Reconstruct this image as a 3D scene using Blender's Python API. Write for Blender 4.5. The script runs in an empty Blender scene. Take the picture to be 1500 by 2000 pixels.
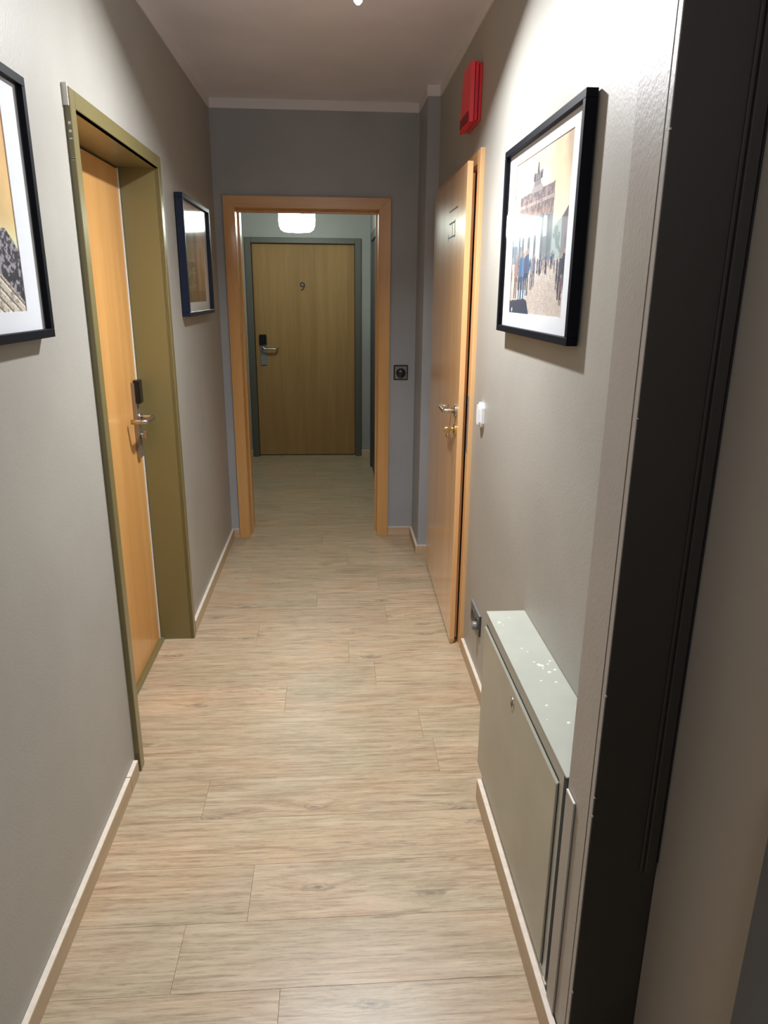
import bpy, bmesh, math, random
import numpy as np
from mathutils import Vector, Matrix
random.seed(7)
SC = bpy.context.scene
COL = SC.collection
PI = math.pi

# ------------------------------------------------------------------ camera
YAW, PITCH, ROLL, FPX, CAM_H = 0.0707, -0.2978, 0.0089, 1397.4, 1.5
cy, sy, cp, sp = math.cos(YAW), math.sin(YAW), math.cos(PITCH), math.sin(PITCH)
fw = Vector((sy*cp, cy*cp, sp)); rt = Vector((cy, -sy, 0)); up = rt.cross(fw)
cr, sr = math.cos(ROLL), math.sin(ROLL)
rt2 = cr*rt + sr*up; up2 = -sr*rt + cr*up
cam = bpy.data.cameras.new('camera'); co = bpy.data.objects.new('camera', cam); COL.objects.link(co)
M = Matrix((rt2, up2, -fw)).transposed().to_4x4(); M.translation = Vector((0, 0, CAM_H))
co.matrix_world = M
cam.sensor_fit = 'HORIZONTAL'; cam.sensor_width = 36.0; cam.lens = FPX/1500*36.0
cam.clip_start = 0.02
SC.camera = co

# ------------------------------------------------------------------ world, lights, exposure
SC.view_settings.view_transform = 'Standard'; SC.view_settings.look = 'None'
SC.view_settings.gamma = 1.0; SC.view_settings.use_curve_mapping = False
SC.view_settings.exposure = 0.44
w = bpy.data.worlds.new('world'); SC.world = w; w.use_nodes = True
w.node_tree.nodes['Background'].inputs[0].default_value = (0.5, 0.55, 0.7, 1)
w.node_tree.nodes['Background'].inputs[1].default_value = 0.02

LAMP = Vector((0.083, 2.43, 2.318))          # frosted bulb of the ceiling spot
LAMP_DIR = Vector((-0.06, -0.33, -0.94)).normalized()
LAMP_W, LAMP_COL = 24.5, (0.95, 0.97, 1.0)
FAR_W, FAR_COL = 22.0, (0.88, 1.0, 0.90)
FAR = Vector((-0.25, 5.5, 1.905))

def lamp(name, kind, loc, power, color, **kw):
    l = bpy.data.lights.new(name, kind); l.energy = power; l.color = color
    for k, v in kw.items(): setattr(l, k, v)
    o = bpy.data.objects.new(name, l); COL.objects.link(o); o.location = loc
    return o
s = lamp('spot_lamp', 'AREA', LAMP + Vector((-0.02, -0.03, -0.030)), LAMP_W, LAMP_COL, shape='DISK', size=0.075)
s.rotation_euler = LAMP_DIR.to_track_quat('-Z', 'Y').to_euler()
s2 = lamp('spot_lamp_beam', 'SPOT', LAMP + Vector((0, 0, -0.045)), 50.0, LAMP_COL, spot_size=math.radians(125), spot_blend=1.0, shadow_soft_size=0.025)
s2.rotation_euler = Vector((-0.03, -0.08, -0.97)).to_track_quat('-Z', 'Y').to_euler()
b_ = lamp('fill_light', 'POINT', Vector((-0.05, -0.55, 2.15)), 16.0, (0.90, 0.94, 1.0), shadow_soft_size=0.13)      # added fill behind the viewer, brightens the near walls and ceiling

# ------------------------------------------------------------------ dimensions
XL, XR, D, ZC = -0.6576, 0.5539, 4.371, 2.49
JD = 0.27            # depth of the end opening
YF = 6.7247; XFR = 0.335; XFL = -0.95; ZFC = 2.2
YB = -1.3            # back of the corridor, behind the camera

# ------------------------------------------------------------------ materials
def lin(c):
    c = c/255.0
    return c/12.92 if c <= 0.04045 else ((c+0.055)/1.055)**2.4
def rgb(r, g, b): return (lin(r), lin(g), lin(b), 1.0)

class NT:
    def __init__(self, name):
        self.m = bpy.data.materials.new(name); self.m.use_nodes = True
        self.t = self.m.node_tree; self.b = self.t.nodes['Principled BSDF']
        self.out = self.t.nodes['Material Output']
    def n(self, typ, **kw):
        nd = self.t.nodes.new(typ)
        for k, v in kw.items():
            if k.startswith('i_'):
                key = k[2:]; key = int(key) if key.isdigit() else key.replace('_', ' ')
                nd.inputs[key].default_value = v
            else: setattr(nd, k, v)
        return nd
    def l(self, a, b): self.t.links.new(a, b)
    def ramp(self, fac, stops):
        r = self.n('ShaderNodeValToRGB'); e = r.color_ramp.elements
        while len(e) < len(stops): e.new(0.5)
        for i, (p, c) in enumerate(stops): e[i].position = p; e[i].color = c
        self.l(fac, r.inputs[0]); return r
    def coords(self, scale, kind='Object'):
        tc = self.n('ShaderNodeTexCoord'); mp = self.n('ShaderNodeMapping')
        mp.inputs['Scale'].default_value = scale
        self.l(tc.outputs[kind], mp.inputs[0]); return mp
    def bump(self, h, strength, dist=0.002):
        b = self.n('ShaderNodeBump'); b.inputs['Strength'].default_value = strength; b.inputs['Distance'].default_value = dist
        self.l(h, b.inputs['Height']); self.l(b.outputs[0], self.b.inputs['Normal']); return b

def plain(name, c, rough=0.5, metal=0.0, spec=0.5, coat=0.0, noise=0.0, nscale=30, bump=0.0, bscale=200):
    k = NT(name); k.b.inputs['Base Color'].default_value = c
    k.b.inputs['Roughness'].default_value = rough; k.b.inputs['Metallic'].default_value = metal
    k.b.inputs['Specular IOR Level'].default_value = spec; k.b.inputs['Coat Weight'].default_value = coat
    if noise:
        mp = k.coords((1, 1, 1)); t = k.n('ShaderNodeTexNoise', i_Scale=nscale, i_Detail=4.0); k.l(mp.outputs[0], t.inputs[0])
        a = tuple(x*(1-noise) for x in c[:3])+(1,); b = tuple(min(1, x*(1+noise)) for x in c[:3])+(1,)
        r = k.ramp(t.outputs[0], [(0.3, a), (0.7, b)]); k.l(r.outputs[0], k.b.inputs['Base Color'])
    if bump:
        mp = k.coords((1, 1, 1)); t = k.n('ShaderNodeTexNoise', i_Scale=bscale, i_Detail=3.0); k.l(mp.outputs[0], t.inputs[0])
        k.bump(t.outputs[0], bump)
    return k.m

def wall_mat(name, c):
    k = NT(name)
    mp = k.coords((1, 1, 1)); t = k.n('ShaderNodeTexNoise', i_Scale=2.2, i_Detail=4.0); k.l(mp.outputs[0], t.inputs[0])
    a = tuple(x*0.94 for x in c[:3])+(1,); b = tuple(x*1.05 for x in c[:3])+(1,)
    r = k.ramp(t.outputs[0], [(0.35, a), (0.65, b)]); k.l(r.outputs[0], k.b.inputs['Base Color'])
    k.b.inputs['Roughness'].default_value = 0.46
    k.b.inputs['Specular IOR Level'].default_value = 0.38
    t2 = k.n('ShaderNodeTexNoise', i_Scale=190.0, i_Detail=3.0); mp2 = k.coords((1, 1, 0.7)); k.l(mp2.outputs[0], t2.inputs[0])
    t3 = k.n('ShaderNodeTexNoise', i_Scale=24.0, i_Detail=2.0); k.l(mp.outputs[0], t3.inputs[0])
    ad = k.n('ShaderNodeMath', operation='MULTIPLY_ADD'); ad.inputs[1].default_value = 0.6
    k.l(t3.outputs[0], ad.inputs[0]); k.l(t2.outputs[0], ad.inputs[2])
    k.bump(ad.outputs[0], 0.35, 0.0015)
    return k.m

def beech(name, dark, light, axis='Z', rough=0.32, coat=0.25, spec=0.5):
    k = NT(name)
    sc = {'Z': (14, 14, 0.7), 'X': (0.7, 14, 14), 'Y': (14, 0.7, 14)}[axis]
    mp = k.coords(sc); t = k.n('ShaderNodeTexNoise', i_Scale=1.0, i_Detail=5.0, i_Roughness=0.55); k.l(mp.outputs[0], t.inputs[0])
    sc2 = tuple(v*9 if v > 1 else v*6 for v in sc)
    mp2 = k.coords(sc2); t2 = k.n('ShaderNodeTexNoise', i_Scale=1.0, i_Detail=3.0); k.l(mp2.outputs[0], t2.inputs[0])
    mx = k.n('ShaderNodeMath', operation='MULTIPLY_ADD'); mx.inputs[1].default_value = 0.45
    k.l(t2.outputs[0], mx.inputs[0]); k.l(t.outputs[0], mx.inputs[2])
    r = k.ramp(mx.outputs[0], [(0.45, dark), (0.95, light)])
    k.l(r.outputs[0], k.b.inputs['Base Color'])
    k.b.inputs['Roughness'].default_value = rough; k.b.inputs['Coat Weight'].default_value = coat
    k.b.inputs['Coat Roughness'].default_value = 0.12
    k.b.inputs['Specular IOR Level'].default_value = spec
    return k.m

def plank_mat():
    k = NT('limed_oak_plank')
    tc = k.n('ShaderNodeTexCoord'); oi = k.n('ShaderNodeObjectInfo')
    off = k.n('ShaderNodeVectorMath', operation='SCALE'); off.inputs[0].default_value = (37.0, 91.0, 13.0)
    k.l(oi.outputs['Random'], off.inputs['Scale'])
    add = k.n('ShaderNodeVectorMath', operation='ADD'); k.l(tc.outputs['Object'], add.inputs[0]); k.l(off.outputs[0], add.inputs[1])
    def mapped(sc):
        m = k.n('ShaderNodeMapping'); m.inputs['Scale'].default_value = sc; k.l(add.outputs[0], m.inputs[0]); return m
    def noise(src, **kw):
        t = k.n('ShaderNodeTexNoise', **kw); k.l(src.outputs[0], t.inputs[0]); return t
    def mul(a, b, f=1.0):
        m = k.n('ShaderNodeMix', data_type='RGBA', blend_type='MULTIPLY'); m.inputs[0].default_value = f
        k.l(a, m.inputs[6]); k.l(b, m.inputs[7]); return m.outputs[2]
    # knots in some voronoi cells
    vm = mapped((2.6, 8.0, 1)); wob = noise(vm, i_Scale=5.0, i_Detail=5.0, i_Roughness=0.7)
    wm = k.n('ShaderNodeVectorMath', operation='SCALE'); wm.inputs['Scale'].default_value = 0.22; k.l(wob.outputs['Color'], wm.inputs[0])
    va = k.n('ShaderNodeVectorMath', operation='ADD'); k.l(vm.outputs[0], va.inputs[0]); k.l(wm.outputs[0], va.inputs[1])
    vo = k.n('ShaderNodeTexVoronoi', i_Scale=1.0, i_Randomness=1.0); vo.voronoi_dimensions = '2D'; k.l(va.outputs[0], vo.inputs['Vector'])
    sel = k.n('ShaderNodeSeparateColor'); k.l(vo.outputs['Color'], sel.inputs[0])
    on = k.n('ShaderNodeMath', operation='GREATER_THAN'); on.inputs[1].default_value = 0.70; k.l(sel.outputs[0], on.inputs[0])
    kn = k.ramp(vo.outputs['Distance'], [(0.0, (1, 1, 1, 1)), (0.12, (0.45, 0.45, 0.45, 1)), (0.40, (0, 0, 0, 1))])
    kon = k.n('ShaderNodeMath', operation='MULTIPLY'); k.l(kn.outputs[0], kon.inputs[0]); k.l(on.outputs[0], kon.inputs[1])
    # grain: bends round the knots
    gm = mapped((2.0, 30, 1)); sx = k.n('ShaderNodeSeparateXYZ'); k.l(gm.outputs[0], sx.inputs[0])
    yb = k.n('ShaderNodeMath', operation='MULTIPLY_ADD'); yb.inputs[1].default_value = 1.5
    k.l(kon.outputs[0], yb.inputs[0]); k.l(sx.outputs[1], yb.inputs[2])
    cx = k.n('ShaderNodeCombineXYZ'); k.l(sx.outputs[0], cx.inputs[0]); k.l(yb.outputs[0], cx.inputs[1])
    g1 = noise(cx, i_Scale=1.7, i_Detail=9.0, i_Roughness=0.74, i_Distortion=0.15)
    # growth ring lines
    rg = noise(cx, i_Scale=0.55, i_Detail=1.5, i_Roughness=0.4)
    sn = k.n('ShaderNodeMath', operation='MULTIPLY'); sn.inputs[1].default_value = 130.0; k.l(rg.outputs[0], sn.inputs[0])
    si = k.n('ShaderNodeMath', operation='SINE'); k.l(sn.outputs[0], si.inputs[0])
    rr = k.ramp(si.outputs[0], [(0.0, (1, 1, 1, 1)), (0.72, (1, 1, 1, 1)), (0.95, (0.80, 0.77, 0.74, 1))])
    msk = noise(mapped((1.6, 5, 1)), i_Scale=1.0, i_Detail=2.0)
    mk = k.ramp(msk.outputs[0], [(0.50, (0, 0, 0, 1)), (0.66, (1, 1, 1, 1))])
    g2 = noise(mapped((16, 260, 1)), i_Scale=1.0, i_Detail=4.0, i_Roughness=0.8)
    g4 = noise(mapped((6.5, 120, 1)), i_Scale=1.0, i_Detail=5.0, i_Roughness=0.7)
    g3 = noise(mapped((2.6, 5.0, 1)), i_Scale=1.0, i_Detail=3.0)
    a = k.ramp(g1.outputs[0], [(0.28, rgb(150, 131, 107)), (0.44, rgb(177, 157, 131)), (0.56, rgb(191, 173, 147)), (0.74, rgb(209, 193, 169))])
    b = k.ramp(g2.outputs[0], [(0.33, (0.60, 0.57, 0.54, 1)), (0.46, (0.93, 0.92, 0.90, 1)), (0.7, (1.05, 1.05, 1.05, 1))])
    d = k.ramp(g4.outputs[0], [(0.34, (0.60, 0.57, 0.54, 1)), (0.45, (0.95, 0.94, 0.93, 1)), (0.65, (1.05, 1.04, 1.03, 1))])
    c = k.ramp(g3.outputs[0], [(0.32, (1.05, 0.97, 0.91, 1)), (0.5, (1, 1, 1, 1)), (0.68, (0.92, 0.96, 0.93, 1))])
    col = mul(mul(mul(a.outputs[0], b.outputs[0], 0.85), d.outputs[0], 0.85), c.outputs[0])
    m5 = k.n('ShaderNodeMix', data_type='RGBA', blend_type='MULTIPLY'); k.l(mk.outputs[0], m5.inputs[0]); k.l(col, m5.inputs[6]); k.l(rr.outputs[0], m5.inputs[7])
    kd = k.ramp(vo.outputs['Distance'], [(0.0, (0.9, 0.9, 0.9, 1)), (0.03, (0.55, 0.55, 0.55, 1)), (0.055, (0.12, 0.12, 0.12, 1)), (0.085, (0.45, 0.45, 0.45, 1)), (0.12, (0, 0, 0, 1))])
    kf = k.n('ShaderNodeMath', operation='MULTIPLY'); k.l(kd.outputs[0], kf.inputs[0]); k.l(on.outputs[0], kf.inputs[1])
    kg = k.n('ShaderNodeMath', operation='MULTIPLY'); k.l(kf.outputs[0], kg.inputs[0]); kg.inputs[1].default_value = 0.8
    m3 = k.n('ShaderNodeMix', data_type='RGBA'); k.l(kg.outputs[0], m3.inputs[0]); k.l(m5.outputs[2], m3.inputs[6]); m3.inputs[7].default_value = rgb(84, 76, 70)
    tone = k.n('ShaderNodeMapRange'); tone.inputs[3].default_value = 0.96; tone.inputs[4].default_value = 1.08
    k.l(oi.outputs['Random'], tone.inputs[0])
    m4 = k.n('ShaderNodeVectorMath', operation='SCALE'); k.l(m3.outputs[2], m4.inputs[0]); k.l(tone.outputs[0], m4.inputs['Scale'])
    k.l(m4.outputs[0], k.b.inputs['Base Color'])
    k.b.inputs['Roughness'].default_value = 0.36; k.b.inputs['Specular IOR Level'].default_value = 0.5
    k.bump(g2.outputs[0], 0.12, 0.001)
    return k.m

MT = {}
MT['wall'] = wall_mat('taupe_wall_paint', rgb(162, 159, 151))
MT['ceil'] = wall_mat('ceiling_paint', rgb(228, 226, 236))
MT['cove'] = plain('cove_paint', rgb(224, 222, 224), 0.6)
MT['back'] = wall_mat('hall_wall_paint', rgb(157, 152, 147))
MT['far'] = wall_mat('far_wall_paint', rgb(150, 150, 146))
MT['pier'] = wall_mat('pier_paint', rgb(166, 159, 150))
MT['jamb'] = plain('dark_jamb_paint', rgb(38, 33, 27), 0.55, noise=0.05, nscale=6, bump=0.1, bscale=60)
MT['leafnear'] = plain('brown_door_paint', rgb(152, 143, 131), 0.5, noise=0.04, nscale=3, bump=0.08, bscale=150)
MT['slate'] = plain('slate_paint', rgb(62, 66, 70), 0.5)
MT['beech'] = beech('beech_veneer', rgb(212, 160, 106), rgb(232, 186, 132), rough=0.34, coat=0.5)
MT['beech'].node_tree.nodes['Principled BSDF'].inputs['Coat Roughness'].default_value = 0.2
MT['beech'].node_tree.nodes['Principled BSDF'].inputs['Coat Weight'].default_value = 1.0
MT['beech'].node_tree.nodes['Principled BSDF'].inputs['Coat IOR'].default_value = 1.75
MT['beechl'] = beech('beech_leaf_left', rgb(200, 144, 80), rgb(218, 166, 100))
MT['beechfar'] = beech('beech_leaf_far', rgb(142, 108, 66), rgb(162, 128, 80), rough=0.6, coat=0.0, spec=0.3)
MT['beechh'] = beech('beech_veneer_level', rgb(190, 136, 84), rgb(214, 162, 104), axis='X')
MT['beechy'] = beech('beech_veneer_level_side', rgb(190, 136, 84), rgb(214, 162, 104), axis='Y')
MT['edge'] = beech('beech_edge', rgb(214, 166, 110), rgb(232, 188, 134))
MT['orange'] = beech('beech_frame', rgb(192, 142, 82), rgb(212, 164, 104))
MT['orangeh'] = beech('beech_frame_level', rgb(192, 142, 82), rgb(212, 164, 104), axis='X')
MT['olive'] = plain('olive_lacquer', rgb(116, 106, 66), 0.36, noise=0.03, nscale=5, coat=0.6)
MT['olive'].node_tree.nodes['Principled BSDF'].inputs['Coat Roughness'].default_value = 0.35
MT['grn'] = plain('greygreen_lacquer', rgb(84, 82, 74), 0.5)
MT['dark'] = plain('dark_gap', rgb(22, 18, 14), 0.8)
MT['skirt'] = beech('skirting_oak', rgb(176, 154, 126), rgb(198, 178, 148), axis='Y', rough=0.5, coat=0, spec=0.3)
MT['skirtx'] = beech('skirting_oak_level', rgb(176, 150, 122), rgb(200, 176, 148), axis='X', rough=0.5, coat=0, spec=0.3)
MT['skirttop'] = plain('skirting_cut_edge', rgb(226, 214, 198), 0.5, noise=0.08, nscale=60)
MT['steel'] = plain('brushed_steel', rgb(190, 184, 176), 0.28, metal=1.0, noise=0.05, nscale=80)
MT['satin'] = plain('satin_steel_plate', rgb(150, 138, 124), 0.42, metal=0.75)
MT['brass'] = plain('brass', rgb(206, 180, 120), 0.25, metal=1.0)
MT['blackp'] = plain('black_gloss_plastic', rgb(12, 13, 18), 0.18)
MT['frame'] = plain('black_frame_lacquer', rgb(8, 10, 18), 0.6, spec=0.1)
MT['navy'] = plain('dark_blue_black_frame_lacquer', rgb(14, 24, 46), 0.42, spec=0.35)
MT['mat'] = plain('white_mount_board', rgb(232, 236, 242), 0.8)
MT['white'] = plain('white_plastic', rgb(232, 234, 236), 0.35)
MT['red'] = plain('red_plastic', rgb(238, 52, 66), 0.35, noise=0.03, nscale=10)
MT['redd'] = plain('dark_red_plastic', rgb(128, 16, 28), 0.45)
MT['anth'] = plain('anthracite_plastic', rgb(74, 76, 76), 0.35)
MT['anthl'] = plain('grey_plastic', rgb(122, 122, 124), 0.3)
MT['knob'] = plain('dark_knob', rgb(26, 28, 34), 0.25)
MT['sheet'] = plain('cabinet_enamel', rgb(172, 175, 164), 0.42, noise=0.05, nscale=9, bump=0.15, bscale=40)
MT['sheetd'] = plain('cabinet_door_enamel', rgb(166, 164, 150), 0.36, metal=0.25, noise=0.10, nscale=4, bump=0.1, bscale=30)
MT['sheetr'] = plain('cabinet_rim_metal', rgb(158, 162, 160), 0.3, metal=0.5)
MT['putty'] = plain('white_filler', rgb(226, 222, 214), 0.7)
MT['ink'] = plain('black_ink', rgb(24, 20, 16), 0.5)
MT['plank'] = plank_mat()
MT['sub'] = plain('underfloor', rgb(120, 100, 80), 0.9)

def emit(name, c, strength):
    k = NT(name); k.b.inputs['Base Color'].default_value = (0.9, 0.9, 0.9, 1)
    k.b.inputs['Emission Color'].default_value = c; k.b.inputs['Emission Strength'].default_value = strength
    return k.m
MT['bulb'] = emit('frosted_bulb_lit', (0.86, 0.93, 1.0, 1), 1.0)
MT['opal'] = emit('opal_glass_lit', FAR_COL + (1,), FAR_W)

def glass_mat():
    k = NT('picture_glass'); t = k.t
    tr = k.n('ShaderNodeBsdfTransparent'); gl = k.n('ShaderNodeBsdfGlossy'); gl.inputs['Roughness'].default_value = 0.09
    ge = k.n('ShaderNodeNewGeometry'); dt = k.n('ShaderNodeVectorMath', operation='DOT_PRODUCT'); k.l(ge.outputs['Normal'], dt.inputs[0]); k.l(ge.outputs['Incoming'], dt.inputs[1])
    ab = k.n('ShaderNodeMath', operation='ABSOLUTE'); k.l(dt.outputs['Value'], ab.inputs[0])
    iv = k.n('ShaderNodeMath', operation='SUBTRACT'); iv.inputs[0].default_value = 1.0; k.l(ab.outputs[0], iv.inputs[1])
    pw = k.n('ShaderNodeMath', operation='POWER'); pw.inputs[1].default_value = 5.0; k.l(iv.outputs[0], pw.inputs[0])
    fr = k.n('ShaderNodeMath', operation='MULTIPLY_ADD'); fr.inputs[1].default_value = 0.9; fr.inputs[2].default_value = 0.06; k.l(pw.outputs[0], fr.inputs[0])
    mx = k.n('ShaderNodeMixShader'); k.l(fr.outputs[0], mx.inputs[0]); k.l(tr.outputs[0], mx.inputs[1]); k.l(gl.outputs[0], mx.inputs[2])
    k.l(mx.outputs[0], k.out.inputs[0]); return k.m
MT['glass'] = glass_mat()
def print_mat():
    k = NT('photo_print_ink'); a = k.n('ShaderNodeAttribute'); a.attribute_name = 'ink'
    k.l(a.outputs['Color'], k.b.inputs['Base Color']); k.b.inputs['Roughness'].default_value = 0.6; return k.m
MT['print'] = print_mat()

# ------------------------------------------------------------------ helpers
def box(bm, lo, hi, bev=0.0, seg=1):
    r = bmesh.ops.create_cube(bm, size=1.0)
    lo, hi = Vector(lo), Vector(hi); c = (lo+hi)/2; d = hi-lo
    for v in r['verts']: v.co = Vector((v.co.x*d.x, v.co.y*d.y, v.co.z*d.z)) + c
    if bev > 0:
        es = list({e for v in r['verts'] for e in v.link_edges})
        bmesh.ops.bevel(bm, geom=es, offset=bev, segments=seg, affect='EDGES', profile=0.5)
    return bm
def tube(bm, pts, r, n=14, bend=0.0, caps=True):
    pts = [Vector(p) for p in pts]
    if bend > 0 and len(pts) > 2:
        out = [pts[0]]
        for i in range(1, len(pts)-1):
            a = (pts[i-1]-pts[i]).normalized(); b = (pts[i+1]-pts[i]).normalized()
            p0 = pts[i]+a*bend; p1 = pts[i]+b*bend
            for k in range(7):
                t = k/6; out.append((1-t)**2*p0 + 2*t*(1-t)*pts[i] + t*t*p1)
        out.append(pts[-1]); pts = out
    rings = []; prev = None
    for i, p in enumerate(pts):
        t = (pts[min(i+1, len(pts)-1)] - pts[max(i-1, 0)]).normalized()
        if prev is None:
            a = Vector((0, 0, 1)) if abs(t.z) < 0.9 else Vector((1, 0, 0)); u = t.cross(a).normalized()
        else: u = (prev - t*prev.dot(t)).normalized()
        prev = u; v = t.cross(u)
        rings.append([bm.verts.new(p + r*(math.cos(2*PI*k/n)*u + math.sin(2*PI*k/n)*v)) for k in range(n)])
    for a, b in zip(rings, rings[1:]):
        for k in range(n):
            f = bm.faces.new((a[k], a[(k+1) % n], b[(k+1) % n], b[k])); f.smooth = True
    if caps: bm.faces.new(rings[0][::-1]); bm.faces.new(rings[-1])
    return bm
def lathe(bm, prof, origin=(0, 0, 0), axis=(0, 0, 1), n=32):
    ax = Vector(axis).normalized(); q = Vector((0, 0, 1)).rotation_difference(ax); o = Vector(origin)
    rings = []
    for r, h in prof:
        if r < 1e-6: rings.append([bm.verts.new(o + q @ Vector((0, 0, h)))])
        else: rings.append([bm.verts.new(o + q @ Vector((r*math.cos(2*PI*k/n), r*math.sin(2*PI*k/n), h))) for k in range(n)])
    for a, b in zip(rings, rings[1:]):
        for k in range(n):
            q0 = a[k % len(a)]; q1 = a[(k+1) % len(a)]; q2 = b[(k+1) % len(b)]; q3 = b[k % len(b)]
            vs = []
            for v in (q0, q1, q2, q3):
                if v not in vs: vs.append(v)
            if len(vs) > 2:
                f = bm.faces.new(vs); f.smooth = True
    return bm
def prism(bm, poly, axis, lo, hi):
    # polygon of 2D points, extruded along axis
    def P(p, t):
        return {'X': (t, p[0], p[1]), 'Y': (p[0], t, p[1]), 'Z': (p[0], p[1], t)}[axis]
    a = [bm.verts.new(P(p, lo)) for p in poly]; b = [bm.verts.new(P(p, hi)) for p in poly]
    n = len(poly)
    bm.faces.new(a); bm.faces.new(b[::-1])
    for i in range(n): bm.faces.new((a[i], b[i], b[(i+1) % n], a[(i+1) % n]))
    return bm
def obj(name, bm, mat, parent=None, loc=None):
    bmesh.ops.recalc_face_normals(bm, faces=bm.faces)
    me = bpy.data.meshes.new(name)
    if loc is not None:
        for v in bm.verts: v.co -= Vector(loc)
    bm.to_mesh(me); bm.free(); me.materials.append(MT[mat] if isinstance(mat, str) else mat)
    o = bpy.data.objects.new(name, me); COL.objects.link(o)
    if parent is not None:
        o.parent = parent
        if loc is not None: o.location = loc
    elif loc is not None: o.location = loc
    return o
def B(*boxes, bev=0.0, seg=1):
    bm = bmesh.new()
    for lo, hi in boxes: box(bm, lo, hi, bev, seg)
    return bm
def tag(o, label, cat, kind=None, group=None):
    o['label'] = label; o['category'] = cat
    if kind: o['kind'] = kind
    if group: o['group'] = group
    return o
def thing(name, label, cat, loc=(0, 0, 0), kind=None, group=None):
    o = bpy.data.objects.new(name, None); COL.objects.link(o); o.location = loc; o.empty_display_size = 0.05
    return tag(o, label, cat, kind, group)
class T:
    """a thing whose parts are given in world coordinates and stored relative to its base"""
    def __init__(self, name, label, cat, base, kind=None, group=None):
        self.base = Vector(base); self.o = thing(name, label, cat, base, kind, group)
    def part(self, name, bm, mat, label=None):
        for v in bm.verts: v.co -= self.base
        p = obj(name, bm, mat, self.o)
        if label: p['label'] = label
        return p
    def sub(self, name, bm, mat, parent, label=None):
        for v in bm.verts: v.co -= self.base
        p = obj(name, bm, mat, parent)
        if label: p['label'] = label
        return p

# ------------------------------------------------------------------ SHELL
# floor: base slab and boards running across the corridor, every board an object
floor = obj('floor', B(((-1.0, YB, -0.03), (0.9, YF+0.15, -0.0085))), 'sub')
tag(floor, 'pale limed oak boards laid across the corridor', 'floor', 'structure')
PW, PL, GAP = 0.1853, 1.24, 0.00025
known = {0: -0.137, 1: -0.381, 2: -0.232, 3: 0.44, 4: -0.41, 5: 0.332, 6: 0.30, 7: -0.20, 8: 0.155, 9: 0.05, 10: -0.362, 11: 0.24, 12: -0.1}
row0 = 1.052
X0, X1 = -0.80, 0.72
i = -7
while row0 + i*PW < YF + 0.05:
    y0 = row0 + i*PW; y1 = y0 + PW
    j = known.get(i, ((i*0.437) % 1.0)*PL - 0.62)
    xs = [j + k*PL for k in range(-2, 3)]
    cuts = [X0] + [x for x in xs if X0+0.03 < x < X1-0.03] + [X1]
    for a, b in zip(cuts, cuts[1:]):
        bm = bmesh.new(); g = GAP; ch = 0.0004
        lo = (a+g, y0+g, -0.0085); hi = (b-g, y1-g, 0.0)
        v = [bm.verts.new(p) for p in ((lo[0], lo[1], lo[2]), (hi[0], lo[1], lo[2]), (hi[0], hi[1], lo[2]), (lo[0], hi[1], lo[2]),
             (lo[0], lo[1], -ch), (hi[0], lo[1], -ch), (hi[0], hi[1], -ch), (lo[0], hi[1], -ch),
             (lo[0]+ch, lo[1]+ch, 0), (hi[0]-ch, lo[1]+ch, 0), (hi[0]-ch, hi[1]-ch, 0), (lo[0]+ch, hi[1]-ch, 0))]
        for r in (0, 4):
            for k in range(4):
                bm.faces.new((v[r+k], v[r+(k+1) % 4], v[r+4+(k+1) % 4], v[r+4+k]))
        bm.faces.new(v[8:12])
        obj('plank', bm, 'plank', floor, loc=((a+b)/2, (y0+y1)/2, 0))
    i += 1

def struct(name, bm, mat, label, cat='wall'):
    return tag(obj(name, bm, mat), label, cat, 'structure')
# left wall with the door opening (y 2.075..2.97, z 0..1.935)
DL0, DL1, DLZ = 2.072, 2.970, 1.935
struct('wall_left', B(((XL-0.16, YB, 0), (XL, DL0-0.035, ZC)), ((XL-0.16, DL1+0.035, 0), (XL, D, ZC)),
                      ((XL-0.16, DL0-0.035, DLZ+0.035), (XL, DL1+0.035, ZC))), 'wall', 'taupe painted left wall of the corridor')
# right wall
DR0, DR1, DRZ = 2.875, 3.875, 1.955
struct('wall_right', B(((XR, 1.14, 0), (XR+0.2, DR0-0.02, ZC)), ((XR, DR1+0.02, 0), (XR+0.2, D, ZC)),
                       ((XR, DR0-0.02, DRZ+0.02), (XR+0.2, DR1+0.02, ZC)), ((XR+0.12, DR0-0.02, 0), (XR+0.2, DR1+0.02, DRZ+0.02))),
       'wall', 'taupe painted right wall of the corridor')
# end wall with the framed opening
OX0, OX1, OZ = -0.546, 0.268, 1.951
MT['wallend'] = wall_mat('slate_grey_wall_paint', rgb(158, 161, 165))
struct('wall_end', B(((XL-0.3, D, 0), (OX0-0.02, D+JD, ZC)), ((OX1+0.02, D, 0), (XR+0.2, D+JD, ZC)), ((OX0-0.02, D, OZ+0.02), (OX1+0.02, D+JD, ZC))),
       'wallend', 'grey end wall around the beech framed opening')
# boxed chase in the right corner
CX, CY = 0.4878, 4.014
struct('wall_chase', B(((CX, CY, 0), (XR, D, ZC))), 'wallend', 'narrow boxed-in pipe chase in the far right corner')
struct('ceiling', B(((-1.0, YB, ZC), (0.9, D+JD, ZC+0.06))), 'ceil', 'plain mauve grey corridor ceiling', 'ceiling')
# pale cove band along the tops of the walls
cb = 0.048; ct = 0.006
cv = B(((XL, YB, ZC-cb), (XL+ct, D, ZC)), ((XR-ct, 1.14, ZC-cb), (XR, CY, ZC)), ((XL, D-ct, ZC-cb), (CX, D, ZC)),
       ((CX-ct, CY, ZC-cb), (CX, D, ZC)), ((CX-ct, CY-ct, ZC-cb), (XR, CY, ZC)))
struct('trim_1', cv, 'cove', 'pale painted band between walls and ceiling', 'trim')
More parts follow.
